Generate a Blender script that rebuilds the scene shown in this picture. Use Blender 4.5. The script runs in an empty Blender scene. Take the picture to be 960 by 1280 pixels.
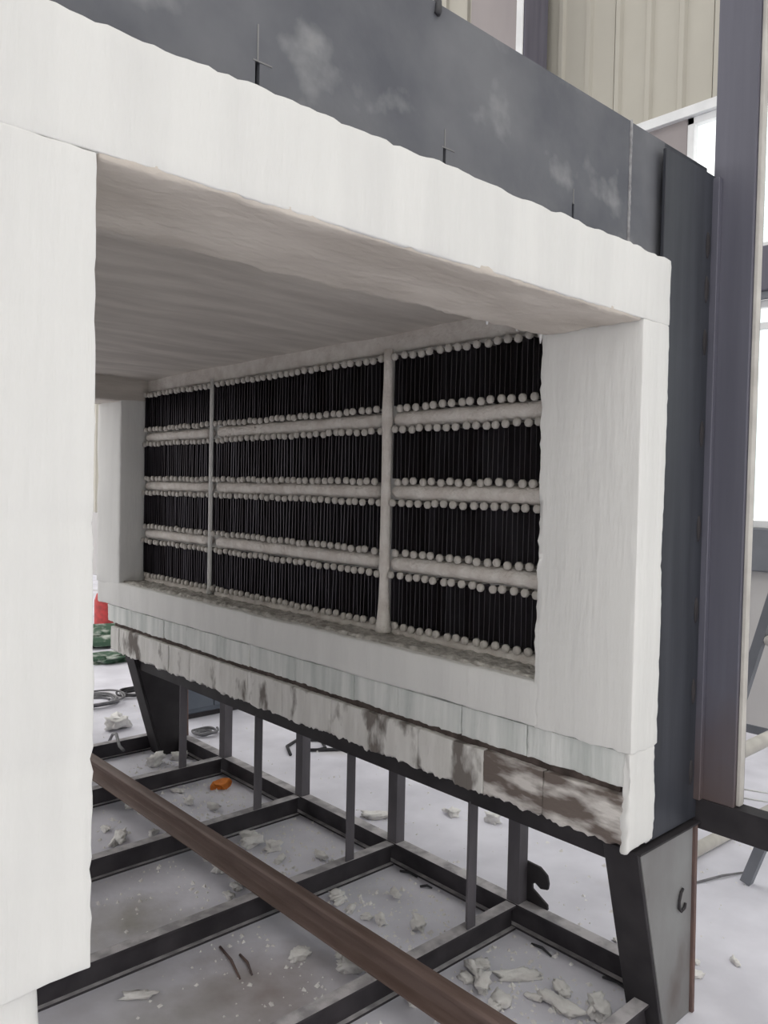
import bpy, bmesh, math, random
from mathutils import Vector, Matrix, noise

# ------------------------------------------------------------------ camera, sky, exposure
scn = bpy.context.scene
col = scn.collection
cam_d = bpy.data.cameras.new('camera')
cam = bpy.data.objects.new('camera', cam_d)
col.objects.link(cam)
R_ = Vector((0.7383, -0.6741, 0.0206)); U_ = Vector((0.0052, 0.0362, 0.9993)); F_ = Vector((0.6744, 0.7377, -0.0302))
m = Matrix((R_, U_, -F_)).transposed().to_4x4()
m.translation = Vector((-2.1766, -1.2543, 1.77))
cam.matrix_world = m
cam_d.sensor_fit = 'VERTICAL'; cam_d.sensor_height = 36.0
cam_d.lens = 36.0 * 1000.9 / 1280.0
cam_d.clip_start = 0.05; cam_d.clip_end = 200
scn.camera = cam

world = bpy.data.worlds.new('overcast_sky'); scn.world = world
world.use_nodes = True
wn = world.node_tree.nodes; wn.clear()
wo = wn.new('ShaderNodeOutputWorld'); wb = wn.new('ShaderNodeBackground')
wb.inputs['Color'].default_value = (1.0, 0.985, 0.965, 1)
wb.inputs['Strength'].default_value = 1.85
world.node_tree.links.new(wb.outputs[0], wo.inputs[0])

vs = scn.view_settings
vs.view_transform = 'Standard'; vs.look = 'None'; vs.gamma = 1.0
vs.use_curve_mapping = False
vs.exposure = -0.03

# ------------------------------------------------------------------ materials
def mat(name, c1, c2=None, scale=6.0, rough=0.85, bump=0.0, bscale=40.0, stretch=(1, 1, 1), lo=0.35, hi=0.65, metal=0.0,
        c3=None, scale3=2.0, lo3=0.55, hi3=0.75, stretch3=(1, 1, 1), spec=0.3, detail=6.0):
    M = bpy.data.materials.new(name); M.use_nodes = True
    nt = M.node_tree; N = nt.nodes; L = nt.links
    b = N['Principled BSDF']
    b.inputs['Roughness'].default_value = rough; b.inputs['Metallic'].default_value = metal
    b.inputs['Specular IOR Level'].default_value = spec
    tc = N.new('ShaderNodeTexCoord')
    def noise_ramp(sc, st, a, z, det):
        mp = N.new('ShaderNodeMapping'); mp.inputs['Scale'].default_value = st
        L.new(tc.outputs['Object'], mp.inputs['Vector'])
        n = N.new('ShaderNodeTexNoise'); n.inputs['Scale'].default_value = sc; n.inputs['Detail'].default_value = det
        L.new(mp.outputs[0], n.inputs['Vector'])
        r = N.new('ShaderNodeMapRange'); r.inputs['From Min'].default_value = a; r.inputs['From Max'].default_value = z
        L.new(n.outputs['Fac'], r.inputs['Value'])
        return r
    if c2 is None:
        b.inputs['Base Color'].default_value = (*c1, 1)
    else:
        r = noise_ramp(scale, stretch, lo, hi, detail)
        mx = N.new('ShaderNodeMix'); mx.data_type = 'RGBA'
        L.new(r.outputs[0], mx.inputs['Factor'])
        mx.inputs[6].default_value = (*c1, 1); mx.inputs[7].default_value = (*c2, 1)
        out = mx.outputs[2]
        if c3 is not None:
            r3 = noise_ramp(scale3, stretch3, lo3, hi3, 5.0)
            m3 = N.new('ShaderNodeMix'); m3.data_type = 'RGBA'
            L.new(r3.outputs[0], m3.inputs['Factor'])
            L.new(out, m3.inputs[6]); m3.inputs[7].default_value = (*c3, 1)
            out = m3.outputs[2]
        L.new(out, b.inputs['Base Color'])
    if bump > 0:
        n = N.new('ShaderNodeTexNoise'); n.inputs['Scale'].default_value = bscale; n.inputs['Detail'].default_value = 5
        mp = N.new('ShaderNodeMapping'); mp.inputs['Scale'].default_value = stretch
        L.new(tc.outputs['Object'], mp.inputs['Vector']); L.new(mp.outputs[0], n.inputs['Vector'])
        bp = N.new('ShaderNodeBump'); bp.inputs['Strength'].default_value = bump; bp.inputs['Distance'].default_value = 0.01
        L.new(n.outputs['Fac'], bp.inputs['Height']); L.new(bp.outputs[0], b.inputs['Normal'])
    return M

M = {}
M['fibre'] = mat('ceramic_fibre', (0.79, 0.79, 0.77), (0.72, 0.72, 0.705), 5.0, 0.95, 0.4, 26, (1.6, 1.6, .22), .4, .75)
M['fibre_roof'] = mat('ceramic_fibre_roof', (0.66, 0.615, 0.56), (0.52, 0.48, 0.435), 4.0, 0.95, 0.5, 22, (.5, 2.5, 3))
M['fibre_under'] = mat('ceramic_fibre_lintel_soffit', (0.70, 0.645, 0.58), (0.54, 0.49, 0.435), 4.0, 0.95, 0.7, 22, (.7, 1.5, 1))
M['course_up'] = mat('fibre_course_streaked', (0.80, 0.815, 0.795), (0.56, 0.595, 0.575), 9.0, 0.95, 0.4, 30, (1, 2.2, .18), .35, .7)
M['course_low'] = mat('fibre_course_stained', (0.80, 0.79, 0.765), (0.64, 0.63, 0.60), 8.0, 0.95, 0.5, 30, (1, 2, .3), .35, .7,
                      c3=(0.20, 0.18, 0.165), scale3=3.4, lo3=.54, hi3=.62, stretch3=(1, 1.9, .9))
M['scorched'] = mat('fibre_course_scorched', (0.70, 0.67, 0.64), (0.17, 0.14, 0.125), 7.0, 0.95, 0.6, 30, (1, .6, 2.2), .41, .56)
M['mortar'] = mat('rough_mortar', (0.58, 0.56, 0.52), (0.36, 0.345, 0.315), 28.0, 0.98, 0.9, 70, lo=.38, hi=.62)
M['gap'] = mat('dark_gap', (0.07, 0.055, 0.05), (0.14, 0.11, 0.10), 20, 0.95, .5)
M['peg'] = mat('ceramic_peg', (0.60, 0.57, 0.53), (0.48, 0.455, 0.42), 30, 0.7, .1)
M['roll'] = mat('fibre_roll', (0.80, 0.765, 0.72), (0.66, 0.61, 0.565), 14, 0.95, .7, 60, (1, 1, 1))
M['ribbon'] = mat('heater_ribbon', (0.055, 0.045, 0.052), (0.12, 0.11, 0.13), 14, 0.36, 0, metal=.85, stretch=(1, 1, .1))
M['steel'] = mat('dark_mill_steel', (0.095, 0.100, 0.118), (0.165, 0.170, 0.185), 3.5, 0.6, .15, 20, (1, 1, 1), .36, .68,
                 c3=(0.33, 0.335, 0.34), scale3=5.5, lo3=.57, hi3=.78, spec=.4)
M['steel_blue'] = mat('blue_grey_steel', (0.026, 0.029, 0.038), (0.045, 0.049, 0.062), 5.0, 0.5, .08, 20, (3, 3, .25), spec=.5)
M['guide'] = mat('guide_channel_steel', (0.10, 0.10, 0.13), (0.13, 0.13, 0.165), 4.0, 0.5, .05, 20, (4, 4, .2), spec=.5)
M['steel_black'] = mat('black_primer_steel', (0.024, 0.022, 0.025), (0.045, 0.041, 0.045), 6.0, 0.65, .1, 25, spec=.3)
M['beam_dusty'] = mat('dusty_beam_steel', (0.034, 0.031, 0.037), (0.066, 0.06, 0.068), 7.0, 0.7, .15, 25, spec=.3)
M['dust'] = mat('settled_dust_on_flange', (0.52, 0.50, 0.515), (0.30, 0.29, 0.30), 14.0, 0.95, .3, 40, lo=.4, hi=.62)
M['post'] = mat('grey_post_steel', (0.085, 0.08, 0.09), (0.14, 0.13, 0.145), 7.0, 0.6, .15, 25, (1, 1, .3), spec=.35)
M['rail'] = mat('rusty_rail', (0.115, 0.075, 0.062), (0.17, 0.12, 0.105), 8.0, 0.6, .15, 30, (4, .4, 4), spec=.4)
M['rust'] = mat('rusty_steel', (0.20, 0.125, 0.105), (0.11, 0.085, 0.085), 9.0, 0.8, .2, 30, (1, 1, .4))
M['galv'] = mat('weathered_grey_plate', (0.27, 0.275, 0.275), (0.19, 0.185, 0.185), 4.0, 0.55, .08, 20, (1, 1, .5),
                c3=(.14, .12, .115), scale3=5, lo3=.58, hi3=.75, stretch3=(1, 1, .5), spec=.4)
M['concrete'] = mat('dusty_concrete', (0.785, 0.78, 0.85), (0.605, 0.60, 0.66), 2.4, 0.9, .15, 30, lo=.35, hi=.68,
                    c3=(0.44, 0.41, 0.38), scale3=1.1, lo3=.60, hi3=.80, detail=9)
M['scrap'] = mat('fibre_scrap', (0.86, 0.85, 0.83), (0.76, 0.74, 0.73), 20, 0.95, .6, 60)
M['cream'] = mat('cream_cladding', (0.47, 0.45, 0.395), (0.44, 0.42, 0.37), 1.5, 0.6, .02, 8)
M['wall_low'] = mat('off_white_low_wall', (0.52, 0.51, 0.50), (0.45, 0.44, 0.44), 2.5, .85, .1, 20, (1, 1, .3))
M['white_paint'] = mat('white_frame', (0.78, 0.79, 0.80), (0.70, 0.71, 0.72), 6, .5)
M['mauve'] = mat('mauve_grey_paint', (0.32, 0.29, 0.29), (0.27, 0.245, 0.25), 3, .6, stretch=(1, 1, .2))
M['slate'] = mat('slate_paint', (0.115, 0.11, 0.14), (0.15, 0.145, 0.18), 4, .6, stretch=(3, 3, .2))
M['girt'] = mat('girt_grey', (0.20, 0.21, 0.235), (0.16, 0.17, 0.19), 4, .6)
M['cable'] = mat('black_cable', (0.035, 0.035, 0.04), (0.06, 0.06, 0.065), 20, .6)
M['cable_grey'] = mat('grey_cable', (0.22, 0.22, 0.23), (0.14, 0.14, 0.15), 20, .6)
M['orange'] = mat('orange_paint', (0.75, 0.24, 0.04), (0.55, 0.16, 0.03), 18, .6)
M['red'] = mat('red_paint', (0.55, 0.07, 0.07), (0.35, 0.06, 0.06), 18, .55)
M['green'] = mat('green_sheeting', (0.05, 0.10, 0.065), (0.42, 0.45, 0.41), 9, .7, lo=.48, hi=.66)
M['cabinet'] = mat('slate_blue_cabinet', (0.13, 0.15, 0.18), (0.10, 0.12, 0.15), 4, .5)
M['pipe'] = mat('dusty_white_pipe', (0.60, 0.58, 0.54), (0.48, 0.46, 0.43), 10, .6)
M['bulk'] = mat('weld_bead', (0.36, 0.36, 0.37), (0.20, 0.20, 0.21), 40, .5, .3)

def blend_zone(M_, color, fac_of):
    nt = M_.node_tree; N = nt.nodes; L = nt.links
    b = N['Principled BSDF']; src = b.inputs['Base Color'].links[0].from_socket
    tc = N.new('ShaderNodeTexCoord'); n = N.new('ShaderNodeTexNoise'); n.inputs['Scale'].default_value = 5; n.inputs['Detail'].default_value = 7
    L.new(tc.outputs['Object'], n.inputs['Vector'])
    f = fac_of(N, L, tc, n)
    mx = N.new('ShaderNodeMix'); mx.data_type = 'RGBA'
    L.new(f, mx.inputs['Factor']); L.new(src, mx.inputs[6]); mx.inputs[7].default_value = (*color, 1)
    L.new(mx.outputs[2], b.inputs['Base Color'])
def math_node(N, L, op, a, b=None):
    m_ = N.new('ShaderNodeMath'); m_.operation = op
    for i, v in enumerate((a, b)):
        if v is None: continue
        if isinstance(v, (int, float)): m_.inputs[i].default_value = v
        else: L.new(v, m_.inputs[i])
    return m_.outputs[0]
def rust_low(N, L, tc, n):           # rust creeping up from the welded foot
    sp = N.new('ShaderNodeSeparateXYZ'); L.new(tc.outputs['Object'], sp.inputs[0])
    r = N.new('ShaderNodeMapRange'); r.inputs['From Min'].default_value = 1.15; r.inputs['From Max'].default_value = .74; r.inputs['To Max'].default_value = 1.0
    h = math_node(N, L, 'ADD', sp.outputs['Z'], math_node(N, L, 'MULTIPLY', n.outputs['Fac'], .5))
    h = math_node(N, L, 'SUBTRACT', h, .25)
    L.new(h, r.inputs['Value'])
    return math_node(N, L, 'MULTIPLY', r.outputs[0], .7)
blend_zone(M['guide'], (0.115, 0.075, 0.06), rust_low)
def floor_patch_at(cx, cy, rad):           # brown and olive stains, and a broad darker patch, on the slab
    def f(N, L, tc, n):
        sp = N.new('ShaderNodeVectorMath'); sp.operation = 'DISTANCE'
        L.new(tc.outputs['Object'], sp.inputs[0]); sp.inputs[1].default_value = (cx, cy, 0)
        d = math_node(N, L, 'ADD', sp.outputs['Value'], math_node(N, L, 'MULTIPLY', n.outputs['Fac'], rad * 1.3))
        r = N.new('ShaderNodeMapRange'); r.inputs['From Min'].default_value = rad * 1.55; r.inputs['From Max'].default_value = rad * .6
        L.new(d, r.inputs['Value'])
        return math_node(N, L, 'MULTIPLY', r.outputs[0], .8)
    return f
blend_zone(M['concrete'], (0.25, 0.20, 0.165), floor_patch_at(-.62, 1.02, .42))
blend_zone(M['concrete'], (0.30, 0.28, 0.225), floor_patch_at(-.80, 1.72, .34))
blend_zone(M['concrete'], (0.33, 0.315, 0.30), floor_patch_at(-.98, 1.08, .46))  # broad grey patch, darker than the slab around it

def glass_mat():
    g = bpy.data.materials.new('window_glass'); g.use_nodes = True
    nt = g.node_tree; nt.nodes.clear()
    o = nt.nodes.new('ShaderNodeOutputMaterial'); mx = nt.nodes.new('ShaderNodeMixShader')
    t = nt.nodes.new('ShaderNodeBsdfTransparent'); gl = nt.nodes.new('ShaderNodeBsdfGlossy')
    t.inputs['Color'].default_value = (.95, .97, .97, 1); gl.inputs['Roughness'].default_value = .05
    mx.inputs[0].default_value = .06
    nt.links.new(t.outputs[0], mx.inputs[1]); nt.links.new(gl.outputs[0], mx.inputs[2]); nt.links.new(mx.outputs[0], o.inputs[0])
    return g
M['glass'] = glass_mat()

# ------------------------------------------------------------------ helpers
def tag(o, label=None, cat=None, group=None, kind=None):
    if label: o['label'] = label
    if cat: o['category'] = cat
    if group: o['group'] = group
    if kind: o['kind'] = kind
    return o

def adopt(o, parent):
    o.parent = parent
    # every parent here is unrotated and unscaled: undo its world offset
    p = parent; off = Vector((0, 0, 0))
    off = Vector(parent['_w']) if '_w' in parent else Vector((0, 0, 0))
    o.matrix_parent_inverse = Matrix.Translation(-off)

def link(name, me, material=None, parent=None, smooth=False):
    if material is not None: me.materials.append(M[material] if isinstance(material, str) else material)
    if smooth:
        for p in me.polygons: p.use_smooth = True
    o = bpy.data.objects.new(name, me); col.objects.link(o)
    if parent is not None: adopt(o, parent)
    return o

OFF = {}
def empty(name, loc):
    o = bpy.data.objects.new(name, None); col.objects.link(o); o.location = loc
    o.empty_display_size = .1
    OFF[o.name] = Vector(loc)
    return o

def adopt(o, parent):
    o.parent = parent
    o.matrix_parent_inverse = Matrix.Translation(-OFF.get(parent.name, Vector((0, 0, 0))))

def mesh(name, v, f):
    me = bpy.data.meshes.new(name); me.from_pydata(v, [], f); me.update()
    return me

def axis_pts(a, b, r, res):
    if r <= 0: r = 1e-4
    n = max(1, int(round((b - a - 2 * r) / res)))
    pts = [a, a + .3 * r] + [a + r + (b - a - 2 * r) * i / n for i in range(n + 1)] + [b - .3 * r, b]
    return pts

def lump_mesh(name, lo, hi, r=.015, res=.03, amp=.004, freq=6.0, ragged=0.0, rag_axis=2, rag_side=0, rag_freq=30.0, grooves=(), seed=0, fine=.0015, both=()):
    """rounded, slightly uneven slab of soft fibre; rag_* frays one side"""
    lo = Vector(lo); hi = Vector(hi)
    A = [axis_pts(lo[k], hi[k], r, res) for k in range(3)]
    n = [len(a) - 1 for a in A]
    idx = {}; V = []; F = []
    sd = Vector((seed * 7.31, seed * 3.17, seed * 5.77))
    rags = [(rag_axis, rag_side, ragged)] if ragged > 0 else []
    rags += list(both)
    def vert(i, j, k):
        key = (i, j, k)
        if key in idx: return idx[key]
        p = Vector((A[0][i], A[1][j], A[2][k]))
        c = Vector([min(max(p[q], lo[q] + r), hi[q] - r) for q in range(3)])
        d = p - c
        nn = d.normalized() if d.length > 1e-9 else Vector((0, 0, 0))
        q = c + nn * r
        disp = amp * noise.noise(p * freq + sd) + fine * noise.noise(p * 45 + sd)
        for ax, val, w, dep in grooves:
            t = abs(p[ax] - val + .006 * noise.noise(p * 8 + sd)) / w
            if t < 1: disp -= dep * (1 - t * t)
        q = q + nn * disp
        for ax, side, am in rags:
            edge = lo[ax] if side == 0 else hi[ax]
            dist = abs(p[ax] - edge)
            if dist < r * 1.5:
                g = noise.noise(p * rag_freq + sd) + .7 * noise.noise(p * rag_freq * .35 + sd)
                q[ax] += (am * g) * (1 - dist / (r * 1.5) * .6)
        idx[key] = len(V); V.append(tuple(q))
        return idx[key]
    for ax in range(3):
        b, c = (ax + 1) % 3, (ax + 2) % 3
        for s in (0, n[ax]):
            for i in range(n[b]):
                for j in range(n[c]):
                    def g(u, w):
                        t = [0, 0, 0]; t[ax] = s; t[b] = u; t[c] = w
                        return vert(*t)
                    f = (g(i, j), g(i + 1, j), g(i + 1, j + 1), g(i, j + 1))
                    F.append(f if s else f[::-1])
    return mesh(name, V, F)

def lump(name, lo, hi, material, parent=None, **k):
    return link(name, lump_mesh(name, lo, hi, **k), material, parent, True)

def box_into(bm, lo, hi):
    v = [bm.verts.new((x, y, z)) for x in (lo[0], hi[0]) for y in (lo[1], hi[1]) for z in (lo[2], hi[2])]
    for f in ((0, 1, 3, 2), (4, 6, 7, 5), (0, 4, 5, 1), (2, 3, 7, 6), (0, 2, 6, 4), (1, 5, 7, 3)):
        bm.faces.new([v[i] for i in f])

def boxes(name, L, material, parent=None, bev=.003):
    bm = bmesh.new()
    for lo, hi in L: box_into(bm, lo, hi)
    if bev > 0:
        bmesh.ops.bevel(bm, geom=list(bm.edges), offset=bev, segments=1, affect='EDGES', clamp_overlap=True)
    bmesh.ops.recalc_face_normals(bm, faces=bm.faces)
    me = bpy.data.meshes.new(name); bm.to_mesh(me); bm.free()
    return link(name, me, material, parent)

def prism(name, pts, axis, a, b, material, parent=None, bev=.002):
    """pts: 2-D outline in the two other axes (cyclic order after axis), swept from a to b"""
    bm = bmesh.new()
    o1, o2 = (axis + 1) % 3, (axis + 2) % 3
    def P(t, u, w):
        q = [0, 0, 0]; q[axis] = t; q[o1] = u; q[o2] = w; return q
    A = [bm.verts.new(P(a, *p)) for p in pts]; B = [bm.verts.new(P(b, *p)) for p in pts]
    n = len(pts)
    bm.faces.new(A[::-1]); bm.faces.new(B)
    for i in range(n): bm.faces.new((A[i], A[(i + 1) % n], B[(i + 1) % n], B[i]))
    bmesh.ops.recalc_face_normals(bm, faces=bm.faces)
    if bev > 0:
        bmesh.ops.bevel(bm, geom=list(bm.edges), offset=bev, segments=1, affect='EDGES', clamp_overlap=True)
    me = bpy.data.meshes.new(name); bm.to_mesh(me); bm.free()
    return link(name, me, material, parent)

def tube(name, P, r, material, parent=None, seg=8, closed=False):
    P = [Vector(p) for p in P]; n = len(P); V = []; F = []
    up = Vector((0, 0, 1)); prev = None
    for i in range(n):
        a = P[i - 1] if (i > 0 or closed) else P[i]; b = P[(i + 1) % n] if (i < n - 1 or closed) else P[i]
        t = (b - a).normalized()
        if prev is None:
            s = t.cross(up)
            if s.length < .05: s = t.cross(Vector((1, 0, 0)))
        else:
            s = prev - t * prev.dot(t)
        s.normalize(); prev = s; w = t.cross(s)
        rr = r[i] if isinstance(r, (list, tuple)) else r
        for k in range(seg):
            a_ = 2 * math.pi * k / seg
            V.append(tuple(P[i] + (s * math.cos(a_) + w * math.sin(a_)) * rr))
    for i in range(n if closed else n - 1):
        j = (i + 1) % n
        for k in range(seg):
            F.append((i * seg + k, i * seg + (k + 1) % seg, j * seg + (k + 1) % seg, j * seg + k))
    if not closed:
        F.append(tuple(range(seg))[::-1]); F.append(tuple((n - 1) * seg + k for k in range(seg)))
    return link(name, mesh(name, V, F), material, parent, True)

def i_section(h, w, tf, tw):
    return [(-w/2, 0), (w/2, 0), (w/2, tf), (tw/2, tf), (tw/2, h - tf), (w/2, h - tf), (w/2, h), (-w/2, h), (-w/2, h - tf), (-tw/2, h - tf), (-tw/2, tf), (-w/2, tf)]

def channel(h, w, t, side=1):
    s = side
    return [(0, 0), (s*w, 0), (s*w, t), (s*t, t), (s*t, h - t), (s*w, h - t), (s*w, h), (0, h)]

# ------------------------------------------------------------------ measures
ZT, ZB, XR, ZO, T = 2.289, .978, .154, 2.4936, .367
ZL, L2, DX, ZC, ZB2 = 1.133, 3.597, .200, 2.431, .678
XL = -1.655; XLO = -1.845; L3 = 3.95

# ------------------------------------------------------------------ the hall
fl = boxes('floor', [((-20, -16, -.2), (4.6, 22, 0))], 'concrete', bev=0)
tag(fl, kind='structure')

WX = 4.0
# unseen hall shell added to balance the light: left wall, roof strips, front wall
wl = boxes('wall_left_unseen', [((-9.2, -11, 0), (-9.0, 16, 1.0)), ((-9.2, -11, 6.0), (-9.0, 16, 9.0))], 'cream', bev=0)
tag(wl, kind='structure')
wf = boxes('wall_front_unseen', [((-9.2, -11.2, 4.2), (4.3, -11.0, 9.0)), ((-9.2, -11.2, 0), (-6.0, -11.0, 4.2)), ((2.0, -11.2, 0), (4.3, -11.0, 4.2))], 'cream', bev=0)
tag(wf, kind='structure')
rl = []
x = -9.2
while x < 4.3:
    rl.append(((x, -11, 9.0), (min(x + 1.0, 4.3), 16, 9.15))); x += 3.5
ce = boxes('ceiling_unseen', rl, 'cream', bev=0); tag(ce, kind='structure')
wall = boxes('wall_right', [((WX + .02, -8, 0), (WX + .25, 16, 1.20))], 'wall_low', bev=.01)
tag(wall, kind='structure')
def corr_panel(y0, y1, z0, z1):
    V = []; F = []; prof = []
    n = 3; w = (y1 - y0 - .006) / n
    for k in range(n):
        a = y0 + .003 + k * w
        prof += [(a, 0), (a + w * .74, 0), (a + w * .80, .028), (a + w * .94, .028)]
    prof.append((y1 - .003, 0))
    for (y, d) in prof:
        V += [(WX + .03 - d, y, z0), (WX + .03 - d, y, z1), (WX + .07 - d, y, z0), (WX + .07 - d, y, z1)]
    for i in range(len(prof) - 1):
        a, b = i * 4, i * 4 + 4
        F += [(a, b, b + 1, a + 1), (a + 2, a + 3, b + 3, b + 2), (a, a + 2, b + 2, b), (a + 1, b + 1, b + 3, a + 3)]
    e = (len(prof) - 1) * 4
    F += [(0, 1, 3, 2), (e, e + 2, e + 3, e + 1)]
    return mesh('cladding_panel', V, F)
y = -8.0
while y < 4.5:
    link('cladding_panel', corr_panel(y, y + .89, 4.86, 9.0), 'cream', wall); y += .89
y1c = y
while y < 16:
    link('cladding_panel', corr_panel(y, y + .89, 1.2, 5.2 if y < 7.5 else 9.0), 'cream', wall); y += .89
boxes('flashing', [((WX - .05, -8, 4.79), (WX + .08, y1c, 4.87))], 'white_paint', wall)
boxes('girt', [((WX - .06, -8, 1.2), (WX + .2, 2.0, 1.525))], 'girt', wall, .01)
boxes('girt', [((WX - .10, -8, 3.29), (WX + .15, 2.0, 3.62))], 'slate', wall, .01)
boxes('infill_panel', [((WX + .0, 1.971, 1.2), (WX + .06, y1c, 4.8))], 'mauve', wall, .004)
tr = boxes('trim_1', [((WX - .07, -8, 3.235), (WX - .02, 1.98, 3.29))], 'girt', bev=.004); tag(tr, kind='structure')

def window(name, y0, y1, z0, z1, ys, zs):
    w = .055
    L = [((WX, y0, z0), (WX + .07, y1, z0 + w)), ((WX, y0, z1 - w), (WX + .07, y1, z1)), ((WX, y0, z0), (WX + .07, y0 + w, z1)), ((WX, y1 - w, z0), (WX + .07, y1, z1))]
    fr = boxes(name, L, 'white_paint', bev=.004); tag(fr, kind='structure')
    for yy in ys: boxes('mullion', [((WX + .005, yy - .022, z0 + w), (WX + .06, yy + .022, z1 - w))], 'white_paint', fr, .003)
    for zz in zs: boxes('transom', [((WX + .01, y0 + w, zz - .025), (WX + .055, y1 - w, zz + .025))], 'white_paint', fr, .003)
    yb = [y0 + w] + list(ys) + [y1 - w]; zb = [z0 + w] + list(zs) + [z1 - w]
    for i in range(len(yb) - 1):
        for j in range(len(zb) - 1):
            boxes('pane', [((WX + .03, yb[i] + .01, zb[j] + .01), (WX + .036, yb[i + 1] - .01, zb[j + 1] - .01))], 'glass', fr, 0)
    return fr
window('window_1', -6.0, 1.97, 3.62, 4.79, [1.55, .6, -.5, -1.6, -2.7, -3.8, -4.9], [])
window('window_2', -6.0, 1.97, 1.525, 3.24, [1.40, .3, -.8, -1.9, -3.0, -4.1, -5.1], [3.05])
window('window_3', y1c, 7.3, 5.2, 8.9, [5.9, 6.6], [6.4, 7.7])

bc = empty('building_column', (3.70, 3.6, 0))
tag(bc, 'tall steel building column with lit mauve and shaded slate sides against the cream cladding', 'column')
boxes('flange', [((3.60, 3.36, 0), (3.62, 3.98, 9.0))], 'mauve', bc, .003)  # lit face lighter, shaded sides darker: light put into the colours
boxes('web', [((3.62, 3.63, 0), (3.94, 3.65, 9.0))], 'slate', bc, .003)
boxes('flange', [((3.94, 3.36, 0), (3.96, 3.98, 9.0))], 'slate', bc, .003)
boxes('cover_plate', [((3.605, 3.335, 0), (3.94, 3.355, 9.0))], 'slate', bc, .003)
boxes('edge_highlight', [((3.585, 3.345, 0), (3.60, 3.42, 9.0))], 'white_paint', bc, .003)  # white strip standing in for light caught on the flange edge

# ------------------------------------------------------------------ furnace body
fur = empty('furnace', (-.83, 1.95, .66))
tag(fur, 'open-ended box furnace lined with white ceramic fibre, heating elements on its side wall', 'furnace')

# front frame of the mouth
lump('lintel_lining', (XLO, 0, ZT), (XR + .001, T, ZO), 'fibre', fur, r=.004, res=.02, amp=.004, freq=3, seed=1, fine=.0025,
     grooves=[(0, -.955, .010, .008), (0, -1.40, .008, .004), (0, -.45, .008, .003)], both=[(2, 1, .006), (1, 1, .022)], rag_freq=26)
lump('jamb_lining', (0, 0, ZB), (XR, T, ZT + .001), 'fibre', fur, r=.004, res=.02, amp=.004, freq=3, seed=1, fine=.0025,
     ragged=.008, rag_axis=1, rag_side=1, rag_freq=40, grooves=[(2, 1.55, .008, .003), (2, 1.25, .01, .003)], both=[(2, 0, .008)])
lump('jamb_lining', (XLO, 0, ZB), (XL, T, ZT + .001), 'fibre', fur, r=.004, res=.02, amp=.004, freq=3, seed=1, fine=.0025,
     ragged=.01, rag_axis=2, rag_side=0, rag_freq=12,
     grooves=[(2, 2.02, .008, .003), (2, 1.70, .010, .005), (2, 1.515, .010, .005), (2, 1.325, .012, .005), (2, 1.14, .010, .003)])
lump('jamb_foot', (XLO, .012, .70), (XL - .075, .30, ZB + .02), 'fibre', fur, r=.02, res=.025, amp=.008, seed=4, ragged=.02)
lump('jamb_foot', (.001, .0, ZB2 - .002), (XR - .004, .032, ZB + .004), 'fibre', fur, r=.010, res=.015, amp=.007, seed=5, ragged=.013, fine=.004, rag_freq=50, both=[(0, 0, .006)])

lump('soffit_layer', (XL + .002, .004, ZT - .008), (-.002, T - .006, ZT + .014), 'fibre_under', fur, r=.008, res=.018, amp=.004, freq=9, seed=21, fine=.004, both=[(1, 1, .022), (1, 0, .003)], rag_freq=14)  # thin tan layer over the lintel underside, browner than the lintel fibre
# roof and far end
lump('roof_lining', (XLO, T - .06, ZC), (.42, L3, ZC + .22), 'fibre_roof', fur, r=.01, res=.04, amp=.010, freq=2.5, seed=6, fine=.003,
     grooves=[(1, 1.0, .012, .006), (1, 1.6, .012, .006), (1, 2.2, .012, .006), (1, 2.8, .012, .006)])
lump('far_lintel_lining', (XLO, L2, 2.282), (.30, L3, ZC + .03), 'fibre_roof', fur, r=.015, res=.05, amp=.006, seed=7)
lump('far_jamb_lining', (0, L2, ZL - .02), (.40, L3, 2.30), 'fibre', fur, r=.012, res=.04, amp=.006, seed=8, ragged=.006, rag_axis=1, grooves=[(2, 1.80, .012, .004), (2, 1.45, .01, .003)])
lump('side_lining', (XLO, T - .02, ZB), (XL, L3, ZC + .02), 'fibre', fur, r=.012, res=.06, amp=.006, seed=9)

# right wall: ledge, recessed wall with heaters, two stained courses under it
lump('ledge_lining', (0, T - .02, ZB), (.36, L3 - .02, ZL), 'fibre', fur, r=.012, res=.03, amp=.005, seed=10, fine=.003, grooves=[(1, 2.0, .008, .003), (1, 1.2, .008, .003)])
lump('ledge_mortar', (.028, T - .01, ZL - .02), (.215, L2 + .01, ZL + .012), 'mortar', fur, r=.008, res=.014, amp=.012, freq=22, seed=11, fine=.006)
lump('recess_lining', (DX, T - .02, ZL - .01), (.40, L2 + .02, ZC + .02), 'fibre', fur, r=.008, res=.05, amp=.004, seed=12)
lump('recess_head_strip', (DX - .022, T - .02, 2.352), (DX + .03, L2 + .01, ZC + .02), 'roll', fur, r=.012, res=.03, amp=.006, seed=13, grooves=[(1, 1.30, .006, .006), (1, 2.1, .006, .005)])

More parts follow.
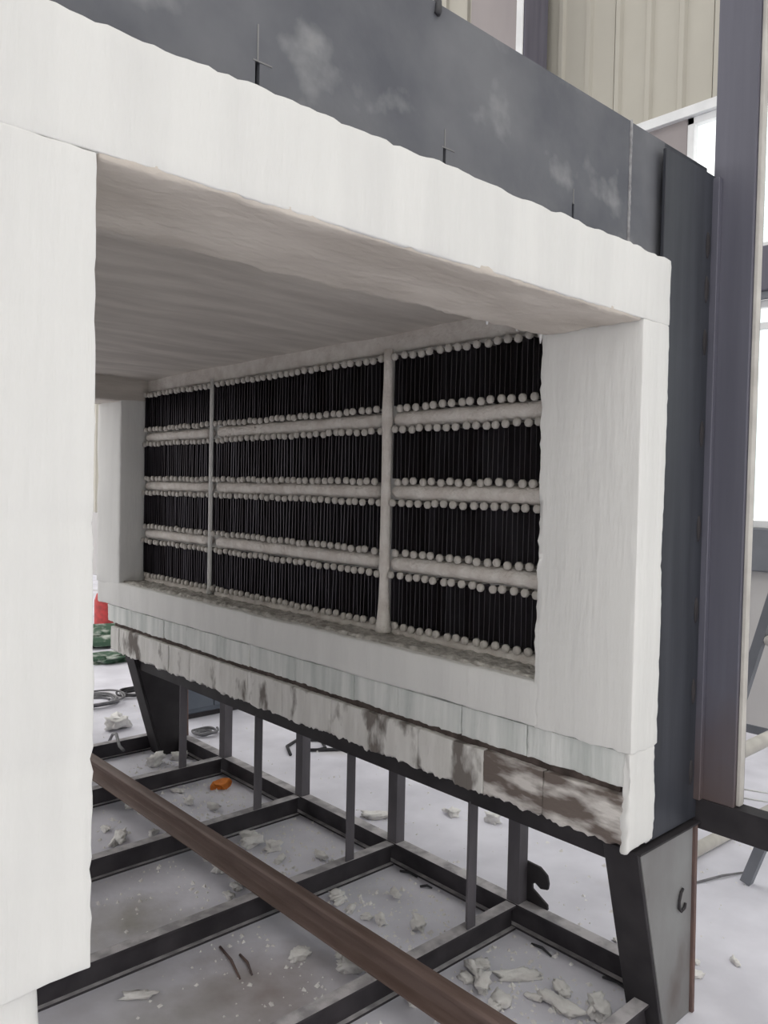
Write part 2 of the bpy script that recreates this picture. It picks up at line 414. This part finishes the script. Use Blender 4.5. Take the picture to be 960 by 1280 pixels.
random.seed(5)
def course(name, z0, z1, x0, y0, y1, widths, mats, rag, seed):
    y = y0; k = 0
    while y < y1 - .02:
        w = widths[k % len(widths)]
        ye = min(y + w, y1)
        if y1 - ye < .1: ye = y1
        dx = random.uniform(-.003, .004)
        lump(name, (x0 + dx, y + .0012, z0), (.33, ye - .0012, z1), mats(k, y), fur, r=.004, res=.013, amp=.004, freq=8, seed=seed,
             ragged=rag, rag_axis=2, rag_side=0, rag_freq=62, fine=.003)
        y = ye; k += 1
course('fibre_block', .866, ZB - .003, .012, .020, 3.80, [.38, .30, .34, .27, .42], lambda k, y: 'course_up', .004, 40)
course('fibre_block', ZB2 + .01, .842, .004, .020, 3.72, [.30, .26, .33, .24, .30, .36], lambda k, y: 'scorched' if k < 2 else 'course_low', .014, 70)
boxes('joint_filler', [((.03, .05, .835), (.30, 3.72, .872))], 'gap', fur, 0)

# heating elements: serpentine ribbons on ceramic pegs
PITCH = .05
ROWS = [(2.325, 2.107), (2.016, 1.798), (1.708, 1.496), (1.400, 1.186)]
SECT = [('near', .43, 1.235), ('middle', 1.325, 2.690), ('far', 2.765, 3.575)]
def peg_mesh():
    prof = [(-.062, .0), (-.062, .0125), (-.058, .0158), (-.048, .0162), (-.046, .0150), (-.046, .0085), (.01, .0085)]
    V = []; F = []; s = 10
    for (x, r) in prof:
        for k in range(s):
            a = 2 * math.pi * k / s; V.append((x, r * math.cos(a), r * math.sin(a)))
    for i in range(len(prof) - 1):
        for k in range(s):
            F.append((i * s + k, (i + 1) * s + k, (i + 1) * s + (k + 1) % s, i * s + (k + 1) % s))
    me = mesh('peg', V, F); me.materials.append(M['peg'])
    for p in me.polygons: p.use_smooth = True
    return me
PEG = peg_mesh()
def ribbon(y0, n, zt, zb, rnd):
    pts = []
    for i in range(n):
        y = y0 + i * PITCH; h = .0115
        pts += [(y - h, zb + .012), (y - h, zt - .012), (y - h * .6, zt + .004), (y, zt + .009), (y + h * .6, zt + .004), (y + h, zt - .012), (y + h, zb + .012)]
        if i < n - 1:
            c = y + PITCH / 2
            pts += [(c - .009, zb - .004), (c, zb - .009), (c + .009, zb - .004)]
    V = []; F = []
    xa, xb, t = DX - .044, DX - .006, .0013
    for i, (y, z) in enumerate(pts):
        a = pts[max(i - 1, 0)]; b = pts[min(i + 1, len(pts) - 1)]
        d = Vector((b[0] - a[0], b[1] - a[1])).normalized(); nx, nz = -d.y * t, d.x * t
        j = rnd.uniform(-.003, .003); k = rnd.uniform(-.0025, .0025)
        V += [(xa + j, y + nx + k, z + nz), (xb + j, y + nx, z + nz), (xb + j, y - nx, z - nz), (xa + j, y - nx + k, z - nz)]
    for i in range(len(pts) - 1):
        a, b = i * 4, i * 4 + 4
        for q in range(4): F.append((a + q, a + (q + 1) % 4, b + (q + 1) % 4, b + q))
    F.append((3, 2, 1, 0)); e = (len(pts) - 1) * 4; F.append((e, e + 1, e + 2, e + 3))
    return mesh('heating_element', V, F)
rnd = random.Random(3)
far_pegs = bmesh.new()
tmp = bmesh.new(); tmp.from_mesh(PEG)
npeg = 0
for (sn, a, b) in SECT:
    n = int((b - a) / PITCH) + 1
    for ri, (zt, zb) in enumerate(ROWS):
        el = link('heating_element', ribbon(a + .004, n, zt, zb, rnd), 'ribbon', fur)
        for zz, o in ((zt, 0), (zb, PITCH / 2)):
            for i in range(n):
                y = a + o + i * PITCH
                if y > b + .012: continue
                loc = Vector((DX + rnd.uniform(-.006, .004), y + rnd.uniform(-.005, .005), zz + rnd.uniform(-.004, .004) - (.0 if o else .0)))
                if y < 2.30:
                    p = bpy.data.objects.new('peg', PEG); col.objects.link(p)
                    adopt(p, el); p.location = loc; npeg += 1
                else:
                    t2 = PEG.copy(); t2.transform(Matrix.Translation(loc)); far_pegs.from_mesh(t2); bpy.data.meshes.remove(t2)
me = bpy.data.meshes.new('far_pegs'); far_pegs.to_mesh(me); far_pegs.free(); tmp.free()
for p in me.polygons: p.use_smooth = True
me.materials.clear()
fp = link('far_pegs', me, 'peg', fur); tag(fp, kind='stuff')
print('pegs', npeg)

def fibre_roll(y0, y1, z, rad, seed, x=DX - .018):
    P = []; n = int((y1 - y0) / .02)
    R = []
    for i in range(n + 1):
        y = y0 + (y1 - y0) * i / n
        P.append((x + .004 * noise.noise(Vector((y * 9, seed, 0))), y, z + .004 * noise.noise(Vector((y * 7, seed, 5)))))
        e = min(i, n - i)
        R.append(rad * (1 + .10 * noise.noise(Vector((y * 16, seed, 9)))) * (.55 if e == 0 else .9 if e == 1 else 1))
    o = tube('fibre_roll', P, R, 'roll', fur, 12)
    return o
for gi in range(3):
    z = (ROWS[gi][1] + ROWS[gi + 1][0]) / 2
    fibre_roll(.40, 1.258, z, .034, gi)
    fibre_roll(1.335, 2.705, z, .033, gi + 10)
    fibre_roll(2.775, 3.585, z, .030, gi + 20)
fibre_roll(.40, 1.25, 1.152, .026, 31, DX - .02); fibre_roll(1.25, 2.72, 1.152, .028, 32, DX - .02); fibre_roll(2.73, 3.59, 1.150, .024, 33, DX - .02)
# upright dividers
tube('divider_rod', [(DX - .055, 1.275, z) for z in (1.15, 1.17, 1.22, 1.30, 1.40, 1.42, 1.6, 1.75, 1.8, 2.0, 2.06, 2.2, 2.30, 2.36)],
     [.036, .034, .028, .023, .020, .025, .022, .022, .021, .022, .026, .021, .020, .020], 'roll', fur, 12)
tube('divider_rod', [(DX - .055, 2.735, z) for z in (1.15, 1.2, 1.5, 1.8, 2.1, 2.36)], [.016, .012, .012, .012, .011, .011], 'fibre', fur, 10)
# frayed wisps under the lintel edge
for i, (x, z, l) in enumerate([(-.30, ZT, .014), (-.155, ZT, .012), (-.03, ZT, .035)]):
    tube('fibre_wisp', [(x, T - .02, z + .02), (x + .004, T - .012, z - l * .3), (x + .008, T - .008, z - l)], [.010, .006, .002], 'fibre', fur, 7)

# steel shell
def header():
    slots = [(-1.337, 2.30, 2.564), (-.828, 2.30, 2.556), (-.318, 2.30, 2.555)]
    L = []; x = XLO - .25; hw = .005
    for (sx, za, zb) in slots:
        L.append(((x, .04, 2.40), (sx - hw, .052, 2.867)))
        L.append(((sx - hw, .04, zb), (sx + hw, .052, 2.867)))
        x = sx + hw
    L.append(((x, .04, 2.40), (-.036, .052, 2.867)))
    return L
boxes('header_plate', header(), 'steel', fur, 0)
boxes('header_plate', [((-.036, .041, 2.40), (.165, .053, 2.867))], 'steel', fur, .001)
boxes('header_plate', [((.166, .042, 2.40), (.45, .054, 2.867))], 'steel_blue', fur, .001)
tube('weld_seam', [(-.036 + .0015 * noise.noise(Vector((0, 0, z * 60))), .040, z) for z in [2.47 + .4 * i / 80 for i in range(81)]],
     [.0060 + .0022 * noise.noise(Vector((3, 1, 2.47 + i * .35))) for i in range(81)], 'bulk', fur, 6)
for sx, zc_ in ((-1.337, 2.564), (-.828, 2.556), (-.318, 2.555)):
    boxes('scribed_mark', [((sx - .0018, .0385, zc_), (sx + .0012, .0405, zc_ + (.066 if sx < -1 else .04)))], 'galv', fur, 0)
    if sx < -.5: boxes('scribed_mark', [((sx - .010, .0385, zc_ - .003), (sx + .032, .0405, zc_ - .0005))], 'galv', fur, 0)
boxes('top_plate', [((XLO - .25, .054, 2.855), (.45, L3, 2.867))], 'steel', fur, .002)
boxes('side_plate', [((.44, .05, .668), (.452, L3, 2.85))], 'steel', fur, .002)
boxes('side_plate', [((XLO - .25, .06, .668), (XLO - .24, L3, 2.86))], 'steel', fur, .002)
boxes('front_plate', [((.12, .010, .668), (.475, .022, 2.83))], 'steel_blue', fur, .002)
boxes('front_plate', [((XLO - .25, .045, .668), (XLO + .05, .057, 2.45))], 'steel_blue', fur, .002)
boxes('back_plate', [((XLO - .25, L3 - .05, 2.40), (.45, L3 - .038, 2.86))], 'steel', fur, .002)
# weld stiffeners: lens-shaped tabs along the front edge
for z in (2.593, 2.449, 2.274, 1.97, 1.655, 1.381, 1.107, .831):
    bm = bmesh.new(); bmesh.ops.create_uvsphere(bm, u_segments=10, v_segments=7, radius=1)
    for v in bm.verts: v.co = Vector((.405 + v.co.x * .013, .010 + v.co.y * .007, z + v.co.z * .045))
    me = bpy.data.meshes.new('weld_tab'); bm.to_mesh(me); bm.free(); link('weld_tab', me, 'steel_black', fur, True)
# stiffening channel beside the mouth
prism('edge_channel', [(.43, .03), (.43, -.012), (.455, -.012), (.455, .03)], 2, .735, 2.82, 'guide', fur, .002)
# door guide: upright channel on the bracket beam
prism('door_guide', [(.455, .02), (.455, -.116), (.535, -.116), (.535, -.104), (.467, -.104), (.467, .008), (.535, .008), (.535, .02)], 2, .735, 4.2, 'guide', fur, .0015)
boxes('door_guide_edge', [((.470, -.130, .74), (.50, -.1165, 4.2))], 'pipe', fur, .002)  # pale strip in place of the lit flange of the guide
# boxes('door_guide_foot', [((.4535, -.115, .735), (.456, .015, 1.02))], 'rust', fur, 0)
prism('bracket_beam', [(.632, .45), (.735, .45), (.735, .52), (.727, .52), (.727, .458), (.640, .458), (.640, .52), (.632, .52)], 1, -1.1, .04, 'steel_black', fur, .0015)

# lifting rope hooked over the header
rp = tube('lifting_rope', [(-.862, .10, 2.868), (-.858, .06, 2.872), (-.860, .038, 2.868), (-.864, .034, 2.845), (-.866, .036, 2.838)], .008, 'cable', None, 8)
tube('rope_end', [(-.862, .10, 2.87), (-.866, .09, 3.0), (-.88, .08, 3.4)], .010, 'cable', rp, 8)
tag(rp, 'short dark rope hooked over the top edge of the steel header', 'rope')

# ------------------------------------------------------------------ base frame
bf = empty('base_frame', (-.6, 1.9, 0))
tag(bf, 'black steel base frame of crossbeams and posts carrying the white-lined furnace', 'frame')
def dusty(o):
    o.data.materials.append(M['dust'])
    for p in o.data.polygons:
        if p.normal.z > .9: p.material_index = 1
    return o
def shift(pts, a, b): return [(u + a, w + b) for u, w in pts]
CY = [.06, .735, 1.455, 2.195, 2.985, 3.68]
for i, yy in enumerate(CY):
    dusty(prism('crossbeam', shift(i_section(.1, .054, .009, .010), yy, 0), 0, -2.12, .385 if i else .255, 'beam_dusty', bf, .0012))
for xx in (.42, -2.10):
    pr = [(z, x + xx) for x, z in i_section(.1, .062, .009, .010)]
    dusty(prism('longitudinal_beam', pr, 1, .03, 3.9, 'beam_dusty', bf, .0012))
# upper sole beams under the lining
for xx, zz0, zz1 in ((.100, .584, .655), (.385, .60, .655)):
    prism('sole_beam', [(zz0, xx), (zz1, xx), (zz1, xx + .055), (zz1 - .009, xx + .055), (zz1 - .009, xx + .009), (zz0 + .009, xx + .009), (zz0 + .009, xx + .055), (zz0, xx + .055)], 1, .012, 3.61, 'steel_black', bf, .0012)
prism('sole_beam', [(.515, XL - .07), (.655, XL - .07), (.655, XL - .125), (.515, XL - .125)], 1, .127, 3.495, 'steel_black', bf, .002)
for yy in (.735, 1.455, 2.195, 2.985):
    w = .047
    a = (.096, yy - .02)
    prism('post', [(a[0], a[1]), (a[0] + w, a[1]), (a[0] + w, a[1] + w), (a[0] + w - .007, a[1] + w), (a[0] + w - .007, a[1] + .007), (a[0], a[1] + .007)], 2, .1, .592, 'post', bf, .001)
    b = (.392, yy - .03)
    prism('post', [(b[0], b[1]), (b[0] + .055, b[1]), (b[0] + .055, b[1] + .008), (b[0] + .008, b[1] + .008), (b[0] + .008, b[1] + .052), (b[0] + .055, b[1] + .052), (b[0] + .055, b[1] + .060), (b[0], b[1] + .060)], 2, .1, .603, 'post', bf, .001)
    boxes('post', [((XL - .12, yy - .02, .1), (XL - .075, yy + .025, .52))], 'beam_dusty', bf, .003)
def tapered(y0, mir=False, end=False):
    f = (lambda x: XL - x) if mir else (lambda x: x)
    yf = y0
    leg = prism('tapered_leg', [(.652, f(.075)), (.652, f(.415)), (.0, f(.430)), (.0, f(.262))], 1, yf, yf + .010, 'steel_black' if end else 'galv', bf, .002)  # far legs coloured black to stand in for their shade
    boxes('cap_plate', [((min(f(.058), f(.450)), yf - .01, .652), (max(f(.058), f(.450)), yf + .126, .659))], 'steel_black', leg, .001)
    prism('side_plate', [(.652, f(.060)), (.652, f(.074)), (0, f(.261)), (0, f(.247))], 1, yf + .002, yf + .125, 'steel_black', leg, .002)
    prism('edge_flange', [(.652, f(.416)), (.652, f(.432)), (0, f(.448)), (0, f(.432))], 1, yf - .010, yf + .120, 'rust', leg, .002)
    prism('back_plate', [(.652, f(.075)), (.652, f(.415)), (.0, f(.430)), (.0, f(.262))], 1, yf + .112, yf + .122, 'steel_black', leg, .002)
    return leg
lg = tapered(.0)
tube('curved_weld', [(.352, -.003, .515 - .06), (.335, -.006, .45), (.322, -.007, .425), (.322, -.007, .40), (.338, -.007, .385), (.362, -.006, .388), (.372, -.003, .40)], .005, 'steel_black', lg, 6)
tapered(3.50, False, True); tapered(.0, True); tapered(3.50, True, True)
prism('hook_plate', [(.740, .262), (.645, .258), (.610, .236), (.602, .205), (.606, .180), (.640, .172), (.668, .186), (.682, .176), (.680, .158), (.606, .118), (.604, .098), (.75, .100)], 0, .448, .460, 'steel_black', bf, .0015)

# ------------------------------------------------------------------ rails
def rail(xc, label):
    pr = [(.101, -.045), (.101, .045), (.110, .045), (.122, .010), (.165, .008), (.175, .026), (.194, .028), (.202, .020), (.204, 0), (.202, -.020), (.194, -.028), (.175, -.026), (.165, -.008), (.122, -.010), (.110, -.045)]
    o = prism('rail', [(z, x + xc) for z, x in pr], 1, -1.6, 5.2, 'rail', None, .0015)
    tag(o, label, 'rail')
rail(-.325, 'rusty brown steel rail running diagonally over the crossbeams under the furnace mouth')

# ------------------------------------------------------------------ loose things on the floor
def chunk(name, s, seed, flat=.7, long=1.0, sub=2):
    bm = bmesh.new(); bmesh.ops.create_icosphere(bm, subdivisions=sub, radius=.5)
    sd = Vector((seed * 3.3, seed * 1.7, seed * 9.1))
    for v in bm.verts:
        p = v.co.copy()
        q = Vector([math.copysign(abs(c * 2) ** .6, c) * .5 for c in p])
        q += p.normalized() * (.42 * noise.noise(p * 2.6 + sd) + .30 * noise.noise(p * 7 + sd) + .12 * noise.noise(p * 17 + sd))
        v.co = Vector((q.x * s * long, q.y * s * .75, q.z * s * flat * .8))
    zmin = min(v.co.z for v in bm.verts)
    for v in bm.verts: v.co.z = max(0.0, v.co.z - zmin - .08 * s)
    me = bpy.data.meshes.new(name); bm.to_mesh(me); bm.free()
    return me
SCR = [(-0.255, 2.824, 0.061), (-0.234, 2.669, 0.06), (-0.215, 2.476, 0.074), (0.041, 2.878, 0.046), (0.004, 2.682, 0.053), (0.061, 2.521, 0.052), (-0.475, 2.504, 0.087), (-0.321, 2.447, 0.048), (-0.13, 2.10, 0.06), (-0.20, 1.985, 0.10), (-0.243, 1.887, 0.088), (-0.234, 1.801, 0.058), (-0.253, 1.712, 0.05), (-0.296, 1.721, 0.042), (-0.355, 1.671, 0.048), (0.013, 2.09, 0.057), (-0.017, 2.02, 0.064), (0.04, 1.915, 0.062), (0.002, 1.806, 0.045), (0.162, 1.693, 0.053), (-0.395, 1.114, 0.066), (-0.485, 2.644, 0.041), (-0.235, 1.36, 0.047), (-0.019, 1.36, 0.056), (-0.958, 1.292, 0.06), (0.682, 1.886, 0.10), (1.021, 1.646, 0.07), (1.117, 1.445, 0.075), (0.186, 1.207, 0.042), (0.093, 0.972, 0.064), (-0.001, 1.098, 0.046), (-0.028, 1.152, 0.039), (-0.028, 1.33, 0.049), (-0.029, 1.25, 0.04), (-0.235, 1.0, 0.091), (-0.301, 0.93, 0.071), (0.089, 0.63, 0.054), (-0.02, 0.62, 0.047), (0.03, 0.625, 0.05), (-0.016, 0.544, 0.068), (-0.029, 0.451, 0.077), (0.133, 0.509, 0.085), (0.084, 0.383, 0.039), (0.189, 0.351, 0.057), (0.112, 0.303, 0.082), (0.183, 0.20, 0.081), (-0.257, 0.65, 0.044), (-0.231, 0.585, 0.038), (-0.228, 0.528, 0.054), (0.644, 0.084, 0.047), (0.838, 0.023, 0.027), (0.724, 0.12, 0.024), (0.625, 0.393, 0.032), (0.28, 4.20, 0.12), (0.36, 4.42, 0.09), (0.14, 3.36, 0.09), (0.31, 3.37, 0.07)]
UNIQ = {24: 'long flattened white fibre strip on the dark floor beside the near left jamb', 25: 'long white fibre scrap on bright floor behind the middle back post',
        41: 'long ridged white fibre scrap on shaded floor left of the tapered leg', 49: 'white crumpled fibre scrap at the outer foot of the tapered leg',
        27: 'spiky white fibre scrap on bright floor beyond the last back post', 34: 'biggest white fibre scrap lying just left of the rusty rail',
        29: 'white knobbly fibre scrap on floor left of the nearest front post', 20: 'lone white fibre scrap on open floor left of the rusty rail',
        53: 'largest pale scrap on bright floor beyond the far tapered leg', 6: 'flat white fibre strip lying on a far crossbeam bay, left of rail'}
rs = random.Random(11)
def zone(x, y):
    if x > .5 and y < 1: return 'on bright floor right of the base frame'
    if y > 3: return 'on floor around the far tapered leg'
    if x > .5: return 'on bright floor behind the back posts'
    if x < -.28: return 'on floor left of the rusty rail'
    if y < .72: return 'in the nearest bay right of the rail'
    if y < 1.45: return 'in the second bay right of the rail'
    if y < 2.19: return 'in the third bay beside the rail'
    return 'in the far bay beside the rail'
ORD = ['nearest', 'second nearest', 'third nearest', 'fourth nearest', 'fifth nearest', 'sixth nearest', 'seventh nearest', 'eighth nearest', 'ninth nearest', 'tenth nearest', 'eleventh nearest', 'twelfth nearest', 'thirteenth nearest']
ZN = {}
for i, (x, y, s) in enumerate(SCR):
    if i not in UNIQ: ZN.setdefault(zone(x, y), []).append((x * .674 + y * .738, i))
RANK = {}
for z_, l_ in ZN.items():
    for k_, (d_, i_) in enumerate(sorted(l_)): RANK[i_] = (z_, ORD[k_] if len(l_) > 1 else 'lone')
for i, (x, y, s) in enumerate(SCR):
    long = 1.0 + rs.random() * .5; fl_ = .45 + rs.random() * .4
    if i in (24, 25, 41, 6): long = 2.0; fl_ = .45; s *= .8
    o = link('fibre_scrap', chunk('fibre_scrap', s, i + 1, fl_, long, 3), 'scrap', None, True)
    o.location = (x, y, 0); o.rotation_euler = (0, 0, rs.uniform(0, 6.28) if i not in (24, 25, 41) else -.6)
    if i in UNIQ: lab = UNIQ[i]
    else: lab = RANK[i][1] + (' tiny' if s < .045 else ' small' if s < .065 else ' chunky') + ' white fibre scrap ' + RANK[i][0]
    tag(o, lab, 'scrap', None if i in UNIQ else 'white fibre scraps ' + RANK[i][0])

# uncountable crumbs
V = []; F = []
rc = random.Random(4)
for k in range(3600):
    if k < 2600: x, y = rc.gauss(-.05, .30), rc.uniform(.15, 3.4)
    else: x, y = rc.uniform(-1.3, 2.4), rc.uniform(.1, 5)
    if any(abs(y - c) < .045 for c in CY) and x < .45: continue
    if abs(x - .42) < .04 or abs(x + .325) < .055: continue
    if .65 < x < 1.3 and y > 4.0: continue
    s = rc.choice((.004, .005, .006, .008, .012)) * rc.uniform(.7, 1.2); b = len(V)
    a = rc.uniform(0, 6.28)
    V += [(x + s * math.cos(a + t) * rc.uniform(.6, 1.2), y + s * math.sin(a + t) * rc.uniform(.6, 1.2), 0) for t in (0, 1.57, 3.14, 4.71)]
    V += [(x + s * .3 * math.cos(a), y + s * .3 * math.sin(a), s * rc.uniform(.5, 1.2))]
    F += [(b, b + 1, b + 4), (b + 1, b + 2, b + 4), (b + 2, b + 3, b + 4), (b + 3, b, b + 4), (b + 3, b + 2, b + 1, b)]
cr = link('fibre_crumbs', mesh('fibre_crumbs', V, F), 'scrap')
tag(cr, 'white fibre crumbs strewn over the concrete floor under the furnace', 'debris', kind='stuff')

def stick(a, b, lab, mt='cable', r=.005):
    mid = ((a[0] + b[0]) / 2 + .006, (a[1] + b[1]) / 2, r + .006)
    o = tube('steel_offcut', [(a[0], a[1], r), mid, (b[0], b[1], r)], [r, r * 1.1, r * .7], mt, None, 6); tag(o, lab, 'offcut')
stick((-.585, 1.364), (-.634, 1.145), 'longer thin rusty rod on the stained floor left of the rail', 'rust')
stick((-.555, 1.271), (-.589, 1.137), 'shorter thin rusty rod on the stained floor left of the rail', 'rust')
stick((.372, .300), (.368, .190), 'dark steel sliver on floor beside the front tapered leg')
stick((.345, .60), (.335, .50), 'short dark sliver on floor in the nearest bay')
stick((.361, 1.361), (.38, 1.268), 'dark sliver on floor near the middle of the second bay')
stick((.33, 1.20), (.36, 1.154), 'smallest dark sliver in the second bay')
stick((1.30, .42), (1.62, .30), 'long thin metal rod lying on bright floor at the right edge', 'cable_grey')

def coil(name, c, rad, n, r, mt, lab, cat, seed):
    rr = random.Random(seed); P = []
    N = 40 * n
    for i in range(N + 1):
        a = 2 * math.pi * i / 40; k = i / N
        R = rad * (1 + .30 * noise.noise(Vector((a * .35, seed, 0)))) * (.65 + .45 * k)
        P.append((c[0] + R * math.cos(a) + .22 * rad * math.sin(a * .31), c[1] + R * .9 * math.sin(a), r + r * 1.9 * (i / 40) * .55 + .004 * math.sin(a * 3)))
    o = tube(name, P, r, mt, None, 6); tag(o, lab, cat)
coil('cable_coil', (.40, 4.98), .23, 5, .008, 'cable_grey', 'coiled grey cable on bright floor beyond the far end', 'cable', 2)
coil('cable_coil', (.80, 5.02), .15, 4, .008, 'cable', 'small dark cable coil behind the far tapered leg', 'cable', 5)
coil('cable_coil', (.70, 3.72), .085, 3, .008, 'cable_grey', 'small hose coil in the shade before the slate blue cabinet', 'hose', 7)
o = tube('loose_cable', [(.90, 2.97, .012), (.98, 3.12, .012), (1.12, 3.19, .012), (1.24, 3.08, .012), (1.16, 2.93, .012), (1.03, 2.98, .012), (1.2, 2.86, .012), (1.45, 2.75, .012), (1.7, 2.78, .012)], .011, 'cable', None, 7)
tag(o, 'dark loose cable looped on bright floor behind the posts', 'cable')
o = tube('bent_bar', [(.10, 3.95, .012), (.06, 3.80, .11), (.02, 3.66, .150), (-.02, 3.52, .115), (-.03, 3.44, .112)], .010, 'cable_grey', None, 7)
tag(o, 'bent grey bar propped on the last crossbeam by the rail', 'bar')
o = link('orange_scrap', chunk('orange_scrap', .10, 77, .55, 1.3), 'orange'); o.location = (.28, 2.79, 0); o.rotation_euler = (0, 0, .5)
tag(o, 'orange painted lump on floor inside the far bay', 'scrap')
for i, (x, y, s) in enumerate([(1.55, 7.2, .55), (1.25, 6.35, .35), (2.35, 7.9, .4)]):
    o = link('sheeting_heap', chunk('sheeting_heap', s, 90 + i, .35, 1.4, 3), 'green'); o.location = (x, y, 0)
    tag(o, ['wide heap of dark green sheeting seen past the far jamb', 'nearest small green heap on bright floor past the far jamb', 'rearmost green heap seen beneath the far wall end'][i], 'heap', 'green heaps beyond the furnace')
gb = empty('gas_cylinder', (1.86, 8.15, 0)); tag(gb, 'red gas cylinder standing far behind the furnace end', 'cylinder')
def lathe(name, prof, c, mt, parent, seg=16):
    V = []; F = []
    for r, z in prof:
        for k in range(seg):
            a = 2 * math.pi * k / seg; V.append((c[0] + r * math.cos(a), c[1] + r * math.sin(a), c[2] + z))
    for i in range(len(prof) - 1):
        for k in range(seg): F.append((i * seg + k, i * seg + (k + 1) % seg, (i + 1) * seg + (k + 1) % seg, (i + 1) * seg + k))
    return link(name, mesh(name, V, F), mt, parent, True)
lathe('cylinder_body', [(.0, 0), (.11, .01), (.115, .05), (.115, .34), (.09, .42), (.04, .46), (.03, .47)], (1.86, 8.15, 0), 'red', gb)
lathe('valve_guard', [(.03, .46), (.055, .47), (.055, .56), (.045, .57), (0, .57)], (1.86, 8.15, 0), 'red', gb)

cb = empty('cabinet', (.99, 4.35, 0)); tag(cb, 'slate blue steel cabinet standing in shade behind the base frame', 'cabinet')
boxes('cabinet_body', [((.72, 4.10, .04), (1.26, 4.60, .62))], 'cabinet', cb, .012)
boxes('cabinet_door', [((.74, 4.085, .08), (.98, 4.10, .60))], 'cabinet', cb, .004); boxes('cabinet_door', [((.99, 4.085, .08), (1.24, 4.10, .60))], 'cabinet', cb, .004)
boxes('plinth', [((.74, 4.12, 0), (1.24, 4.58, .04))], 'steel_black', cb, .003)

# trestle and pipes by the hall wall
ts = empty('trestle', (1.9, .4, 0)); tag(ts, 'dark angle-iron trestle with slanting legs at the right edge', 'trestle')
def bar(name, a, b, w, mt, parent):
    a = Vector(a); b = Vector(b); d = (b - a).normalized(); s = d.cross(Vector((1, 0, 0))).normalized(); x = Vector((1, 0, 0))
    o = [(0, 0), (w, 0), (w, w * .18), (w * .18, w * .18), (w * .18, w), (0, w)]
    V = [tuple(p + x * u + s * v) for p in (a, b) for u, v in o]; n = 6
    F = [tuple(range(n))[::-1], tuple(range(n, 2 * n))] + [(i, (i + 1) % n, n + (i + 1) % n, n + i) for i in range(n)]
    return link(name, mesh(name, V, F), mt, parent)
bar('leg', (1.48, .245, 0), (1.52, .02, .70), .045, 'girt', ts)
bar('leg', (1.50, -.62, 0), (1.52, -.38, .70), .045, 'girt', ts)
bar('leg', (2.20, .775, 0), (2.20, .40, 1.42), .05, 'girt', ts)
bar('rest_bar', (2.20, .66, .485), (2.20, .02, .485), .045, 'girt', ts)
bar('leg', (2.20, .02, 0), (2.20, .05, .52), .045, 'girt', ts)
bar('top_rail', (1.50, .05, .69), (1.50, -.42, .69), .045, 'girt', ts)
o = tube('pipe', [(1.33, .375, .547), (2.0, .36, .56), (4.015, .33, .60)], .034, 'pipe', None, 12); tag(o, 'thick pale pipe resting across the trestle near the hall wall', 'pipe')
o = tube('pipe', [(1.2, .56, .034), (2.6, .50, .034), (3.6, .46, .034)], .032, 'pipe', None, 12); tag(o, 'pale pipe lying on bright floor right of the tapered leg', 'pipe')
o = tube('pipe', [(2.19, .475, 1.0), (3.0, .47, 1.0), (4.015, .46, 1.0)], .03, 'pipe', None, 12); tag(o, 'short pale pipe higher up on the slanting leg', 'pipe')
for k, z in enumerate((.772, .742)):
    o = tube('wire', [(.535, -.06, z), (.60, -.18, z - .004), (.60, -.6, z - .006), (.505 + .012 * k, -1.04 + .05 * k, .738)], .003, 'white_paint', None, 6)
    tag(o, ['upper thin pale wire stretched above the bracket beam', 'lower thin pale wire stretched along the bracket beam'][k], 'wire')
